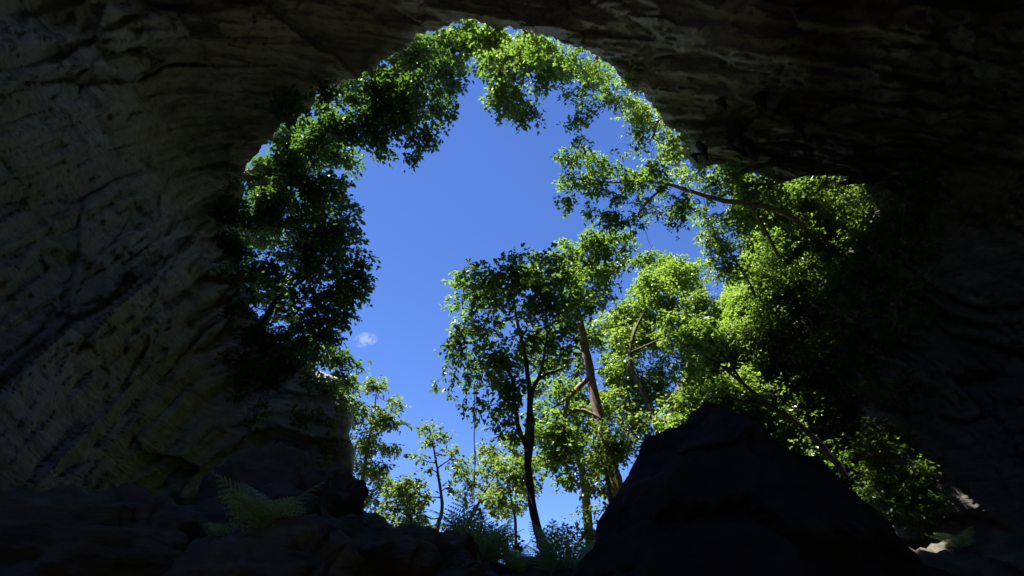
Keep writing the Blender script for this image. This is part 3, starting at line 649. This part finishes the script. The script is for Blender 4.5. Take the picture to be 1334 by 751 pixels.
wall_plant("broad shaded creeper fanning out from the bank across the right wall", scatter(1110, 1210, 250, 480, 30), 'leafbright', dens=0.7)
wall_plant("loose leafy creeper low on the right wall above the dark slope", scatter(1120, 1215, 500, 650, 20, (8, 15)), 'leafbright', dens=0.7)
wall_plant("low leafy creeper between the boulder's right slope and the right wall", scatter(1150, 1215, 625, 690, 14, (8, 14)), 'leaf', dens=0.8)
wall_plant("yellow green fringe of leaves hanging on the low lip of the roof", scatter(1040, 1125, 228, 250, 9, (6, 11)), 'leafyellow', dens=0.9)
wall_plant("leafy tuft crowning the top of the grey cliff corner", [(446,512,13),(436,505,12),(452,526,11),(428,500,11),(444,535,9)], 'leaf', dens=0.9)
wall_plant("small green tuft beside the grey cliff corner", [(430,545,12),(425,570,12),(435,590,10),(420,620,12),(428,640,10)], dens=0.7)

for k, (p0, p1, lab) in enumerate([((1138,262),(1064,380),"creeper draped over the upper edge of the right wall beside the bank"), ((1060,410),(1115,540),"creeper draped round the brown rock edge of the right wall"), ((1115,540),(1124,660),"creeper thicket low on the edge of the right wall")]):
    fl = rim_fill(p0, p1, 11, (-34, 10), (10, 17))
    wall_plant(lab, [(a_, b_, r_) for a_, b_, r_, y_ in fl], 'leaf', dens=(1.0, 0.7, 1.0)[k], off=0.35)
# -- undergrowth on the crest
def crest_shrub(label, pxl, Yv, lm='leafdeep', **k): return shrub(label, pxl, Yv, lm, jit=0.3, bank=False, group="undergrowth on the crest", name="undergrowth_shrub", anchor=None, **k)
crest_shrub("dark low shrub silhouetted at the foot of the slender dark tree", [(742,700,14),(730,725,14),(755,720,10),(728,695,8)], 15.5, dens=0.7, lsize=0.12, spr=0.24, per=12)
crest_shrub("dark feathery bush on the crest next to the airy young tree", [(610,690,18),(600,720,20),(630,715,18),(585,735,16),(620,660,10)], 14.5, dens=0.9, lsize=0.12, spr=0.24, per=14)
crest_shrub("low shrub on the crest between the bushy thicket and the slender trunk", [(660,705,14),(680,715,14),(645,730,16),(675,735,14),(640,690,8)], 15.0, dens=0.8, lsize=0.12, spr=0.24, per=12)
crest_shrub("yellowish shrub on the crest behind the tall dark fern", [(530,668,12),(545,690,14),(515,660,10),(560,700,10)], 16.0, 'leafyellow', dens=0.8, lsize=0.13, spr=0.26, per=13)

# ------------------------------------------------------------------ ferns
def frond_mesh(L, arch, npin=12, wid=0.34):
    v, f = [], []
    s = np.linspace(0, 1, npin * 2 + 1)
    pts = np.stack([L * (s - 0.18 * arch * s ** 2), 0 * s, L * arch * (s * 0.9 - s ** 2 * 0.95)], axis=1)
    tv, tf = tube(pts, (0.012 * L + 0.003, 0.002), 4); v.append(tv); f.append(np.concatenate([tf[:, :3], tf[:, [0, 2, 3]]])); base = len(tv)
    for i in range(2, npin * 2):
        t = s[i]; pl = L * wid * math.sin(math.pi * min(1, 0.22 + 0.78 * t)) ** 0.8 * (1 - 0.35 * t)
        tang = pts[i] - pts[i - 1]; tang /= np.linalg.norm(tang)
        for sd in (-1, 1):
            if i % 2 != (0 if sd > 0 else 1): continue
            d = tang * 0.45 + np.array((0, sd, 0)) * 0.9 + np.array((0, 0, -0.15)); d /= np.linalg.norm(d)
            nrm = np.cross(d, tang); w = np.cross(nrm, d); w /= np.linalg.norm(w) + 1e-9
            k = 7
            for j in range(k):                                   # leaflets on both sides of the pinna
                tj = (j + 0.5) / k; c0 = pts[i] + d * pl * tj + np.array((0, 0, -0.12 * pl * tj ** 2)); ll = L * 0.066 * (1 - 0.72 * tj) * (1 - 0.4 * t)
                for e in (-1, 1):
                    a = c0 - d * pl / k * 0.5; b_ = c0 + d * pl / k * 0.45; tip = c0 + w * e * ll + d * pl / k * 0.6
                    v.append(np.array([a, b_, tip])); f.append(np.array([[base, base + 1, base + 2]])); base += 3
    return mesh_from("frond", np.concatenate(v), np.concatenate(f), M['fern'])
FR = [frond_mesh(1.0, a, 12, w_) for a, w_ in ((0.35, 0.34), (0.55, 0.44), (0.8, 0.36))]
def fern(px, py, Y, L, label, n=7, spread=(0, 2 * math.pi), lift=(0.35, 1.0), drop=0.0, snap=True):
    if snap:
        d = ray(px, py); ts = np.arange(2, 22, 0.05); q = CAM + ts[:, None] * d; h = q[:, 2] < ground_z(q[:, 0], q[:, 1])
        if h.any(): L = L * q[np.argmax(h)][1] / Y; Y = q[np.argmax(h)][1]
    p = at(px, py, Y); p = p - np.array((0, 0, drop))
    root = empty("fern", p); tag(root, label, "fern", "ferns on the cave floor")
    for k in range(n):
        o = link("frond", FR[k % 3], root); a = spread[0] + (spread[1] - spread[0]) * (k + random.uniform(-0.25, 0.25)) / n
        o.rotation_euler = (random.uniform(-0.4, 0.4), -random.uniform(*lift), a); s = L * random.uniform(0.75, 1.15); o.scale = (s, s, s)
    return root
fern(340, 706, 5.2, 0.66, "pale green fern clump on the dark rocks below the left wall", 15, snap=False)
fern(305, 710, 5.35, 0.36, "small fern tuft leaning toward the left wall", 5, (2.2, 4.4), snap=False)
fern(530, 722, 9.0, 0.75, "dark arching fern on the brown earth bank", 8)
fern(600, 735, 9.0, 0.95, "tall dark fern thicket standing against the sky", 9, lift=(0.7, 1.3))
fern(628, 742, 9.4, 0.9, "spreading dark fern close to the tall thicket", 8, lift=(0.5, 1.2))
fern(668, 745, 8.5, 0.6, "low fern on the crest before the slender dark trunk", 7)
fern(718, 748, 9.5, 0.85, "upright fern growing at the foot of the slender dark trunk", 8, lift=(0.6, 1.3))
fern(795, 756, 5.2, 0.42, "dim fern at the base of the black pointed boulder", 7, lift=(0.5, 1.2))
fern(560, 745, 7.6, 0.5, "fern on the earth bank beneath the thin young tree", 6)
fern(322, 672, 8.4, 0.5, "little fern sprouting upright on the layered rock hump", 5, lift=(0.6, 1.2), snap=False)
for (a, b_, y, l_, lab) in [(1120, 640, 15, 0.8, "dim fern on the dark slope by the root of the bare leaning tree"), (1250, 715, 12, 0.6, "shaded fern low on the dark right slope"),
                            (1290, 640, 15, 0.9, "shaded fern high on the dark right slope"), (1215, 590, 16, 0.8, "shaded fern below the trailing creeper strand")]:
    d = ray(a, b_); t = 1.0
    while t < 40 and (CAM + d * t)[2] > gz(*(CAM + d * t)[:2]): t += 0.1
    q = CAM + d * t; fern(a, b_, q[1], l_, lab, 7)

fern(645, 738, 9.0, 0.8, "upright dark fern between the thicket and the slender trunk", 7, lift=(0.7, 1.3))
fern(575, 728, 9.0, 0.7, "broad fern below the bushy crest next to the thin young tree", 8, lift=(0.5, 1.1))
fern(760, 752, 6.5, 0.5, "fern tuft tucked against the left foot of the pointed boulder", 7, lift=(0.6, 1.2))
# ------------------------------------------------------------------ hanging vines
def vine(px, y0, y1, Y, label, wig=5, leafy=0.0, r=0.018, dx=0):
    k = 9; ys = np.linspace(y0, y1, k); pts = [at(px + dx * i / (k - 1) + random.uniform(-1, 1) * wig * (0.15 + i / k), yy, Y + random.uniform(-0.1, 0.1)) for i, yy in enumerate(ys)]
    root = empty("hanging_vine", pts[0]); tag(root, label, "vine", "hanging vines")
    base = pts[0]; path = smooth_path(pts, 4); v, f = tube(path - base, (r, r * 0.8, r * 0.6), 5); link("stem", mesh_from("stem", v, f, M['stem'], True), root)
    if leafy > 0:
        n_ = int(leafy * len(path)); ii = rng.integers(0, len(path), n_)
        v, f = leaves(path[ii], np.full(n_, 0.16), 5, 0.15, 1.0, 0.9); link("foliage", mesh_from("foliage", v - base, f, M['leafdeep']), root)
    return root
vine(604, 455, 520, 19, "short leafy vine draping from the outer side of the shaded crown", 6, 0.9, dx=-18)
vine(598, 440, 505, 18.8, "leafy vine reaching farthest out from the shaded crown", 6, 0.9, dx=-28)
vine(612, 470, 540, 19.1, "leafy vine dangling below the shaded crown", 5, 0.8, dx=-8)
vine(618, 500, 690, 18.5, "long straight liana hanging down to the fern thicket", 2, 0.12)
vine(622, 490, 660, 18.6, "thin liana hanging next to the long straight one", 3, 0.1, dx=-6)
vine(840, 300, 345, 19, "thin loose vine below the level tree's foliage", 3, 0, 0.012, dx=14)
vine(915, 250, 345, 19.3, "thin vine crossing the long bare pale limb", 3, 0, 0.013, dx=18)
vine(965, 250, 330, 19.3, "pale thin vine slanting over the bushes above the limb", 2, 0, 0.013, dx=35)
vine(925, 225, 300, 19, "thin vine dropping from the stalactites to the bushes", 2, 0, 0.012, dx=14)
vine(672, 640, 715, 18, "short thin liana beside the slender dark trunk", 2, 0, 0.012, dx=-4)
vine(1095, 295, 350, 17.5, "pale dead stem slanting across the shaded creeper curtain", 1, 0, 0.014, dx=70)

vine(1005, 330, 420, 20.5, "thin vine trailing down the middle of the sunlit bank", 3, 0.1, 0.014, dx=10)
vine(1065, 300, 400, 19.5, "thin vine hanging along the shade edge of the bank", 3, 0.2, 0.014, dx=-8)
vine(1180, 240, 420, 17.5, "leafy strand hanging free before the dark right wall", 4, 0.5, 0.014, dx=-12)
vine(1215, 225, 330, 17.5, "short leafy strand hanging from the dim creeper on the right wall", 4, 0.5, 0.013, dx=6)
vine(720, 60, 120, 17.0, "bare twiggy vine hanging from the crown at the top of the arch", 3, 0, 0.012, dx=8)
# ------------------------------------------------------------------ stalactites on the ceiling
for (a, b_, l_, w) in [(915, 190, 1.1, 0.22), (905, 200, 0.7, 0.18), (962, 178, 1.0, 0.30), (975, 185, 1.3, 0.25), (950, 182, 0.7, 0.22), (1040, 165, 0.9, 0.25), (1060, 178, 1.0, 0.22), (1020, 140, 0.8, 0.3), (990, 130, 0.9, 0.3), (940, 130, 0.8, 0.25)]:
    p = rock_at(a, b_, 0.0) + np.array((0, 0, 0.35)); k = 8; z = np.linspace(0, -l_ - 0.35, k)
    path = np.stack([p[0] + 0.05 * np.sin(z * 3), p[1] + 0.04 * np.cos(z * 4), p[2] + z], axis=1)
    v, f = tube(path, (w * 1.6, w, w * 0.8, w * 0.75, w * 0.45, 0.02), 10, 0.12)
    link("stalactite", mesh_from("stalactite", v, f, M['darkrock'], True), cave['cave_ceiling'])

# small pale chips on the bank
for (a, b_, w, lab) in [(450, 727, 0.12, "small pale flat chip on the brown ledge rock"), (432, 715, 0.06, "tiny pale chip higher on the brown ledge rock"), (505, 728, 0.05, "tiny pale chip close to the dark arching fern")]:
    d = ray(a, b_); t = 1.0
    while t < 40 and (CAM + d * t)[2] > gz(*(CAM + d * t)[:2]): t += 0.05
    q = CAM + d * t
    o = link("stone", rock_mesh("stone", ellipsoid_planes((w * 1.6, w, w * 0.5), int(a)), (16, 10), M['pale']), None, (q[0], q[1], q[2] + w * 0.3)); tag(o, lab, "stone")
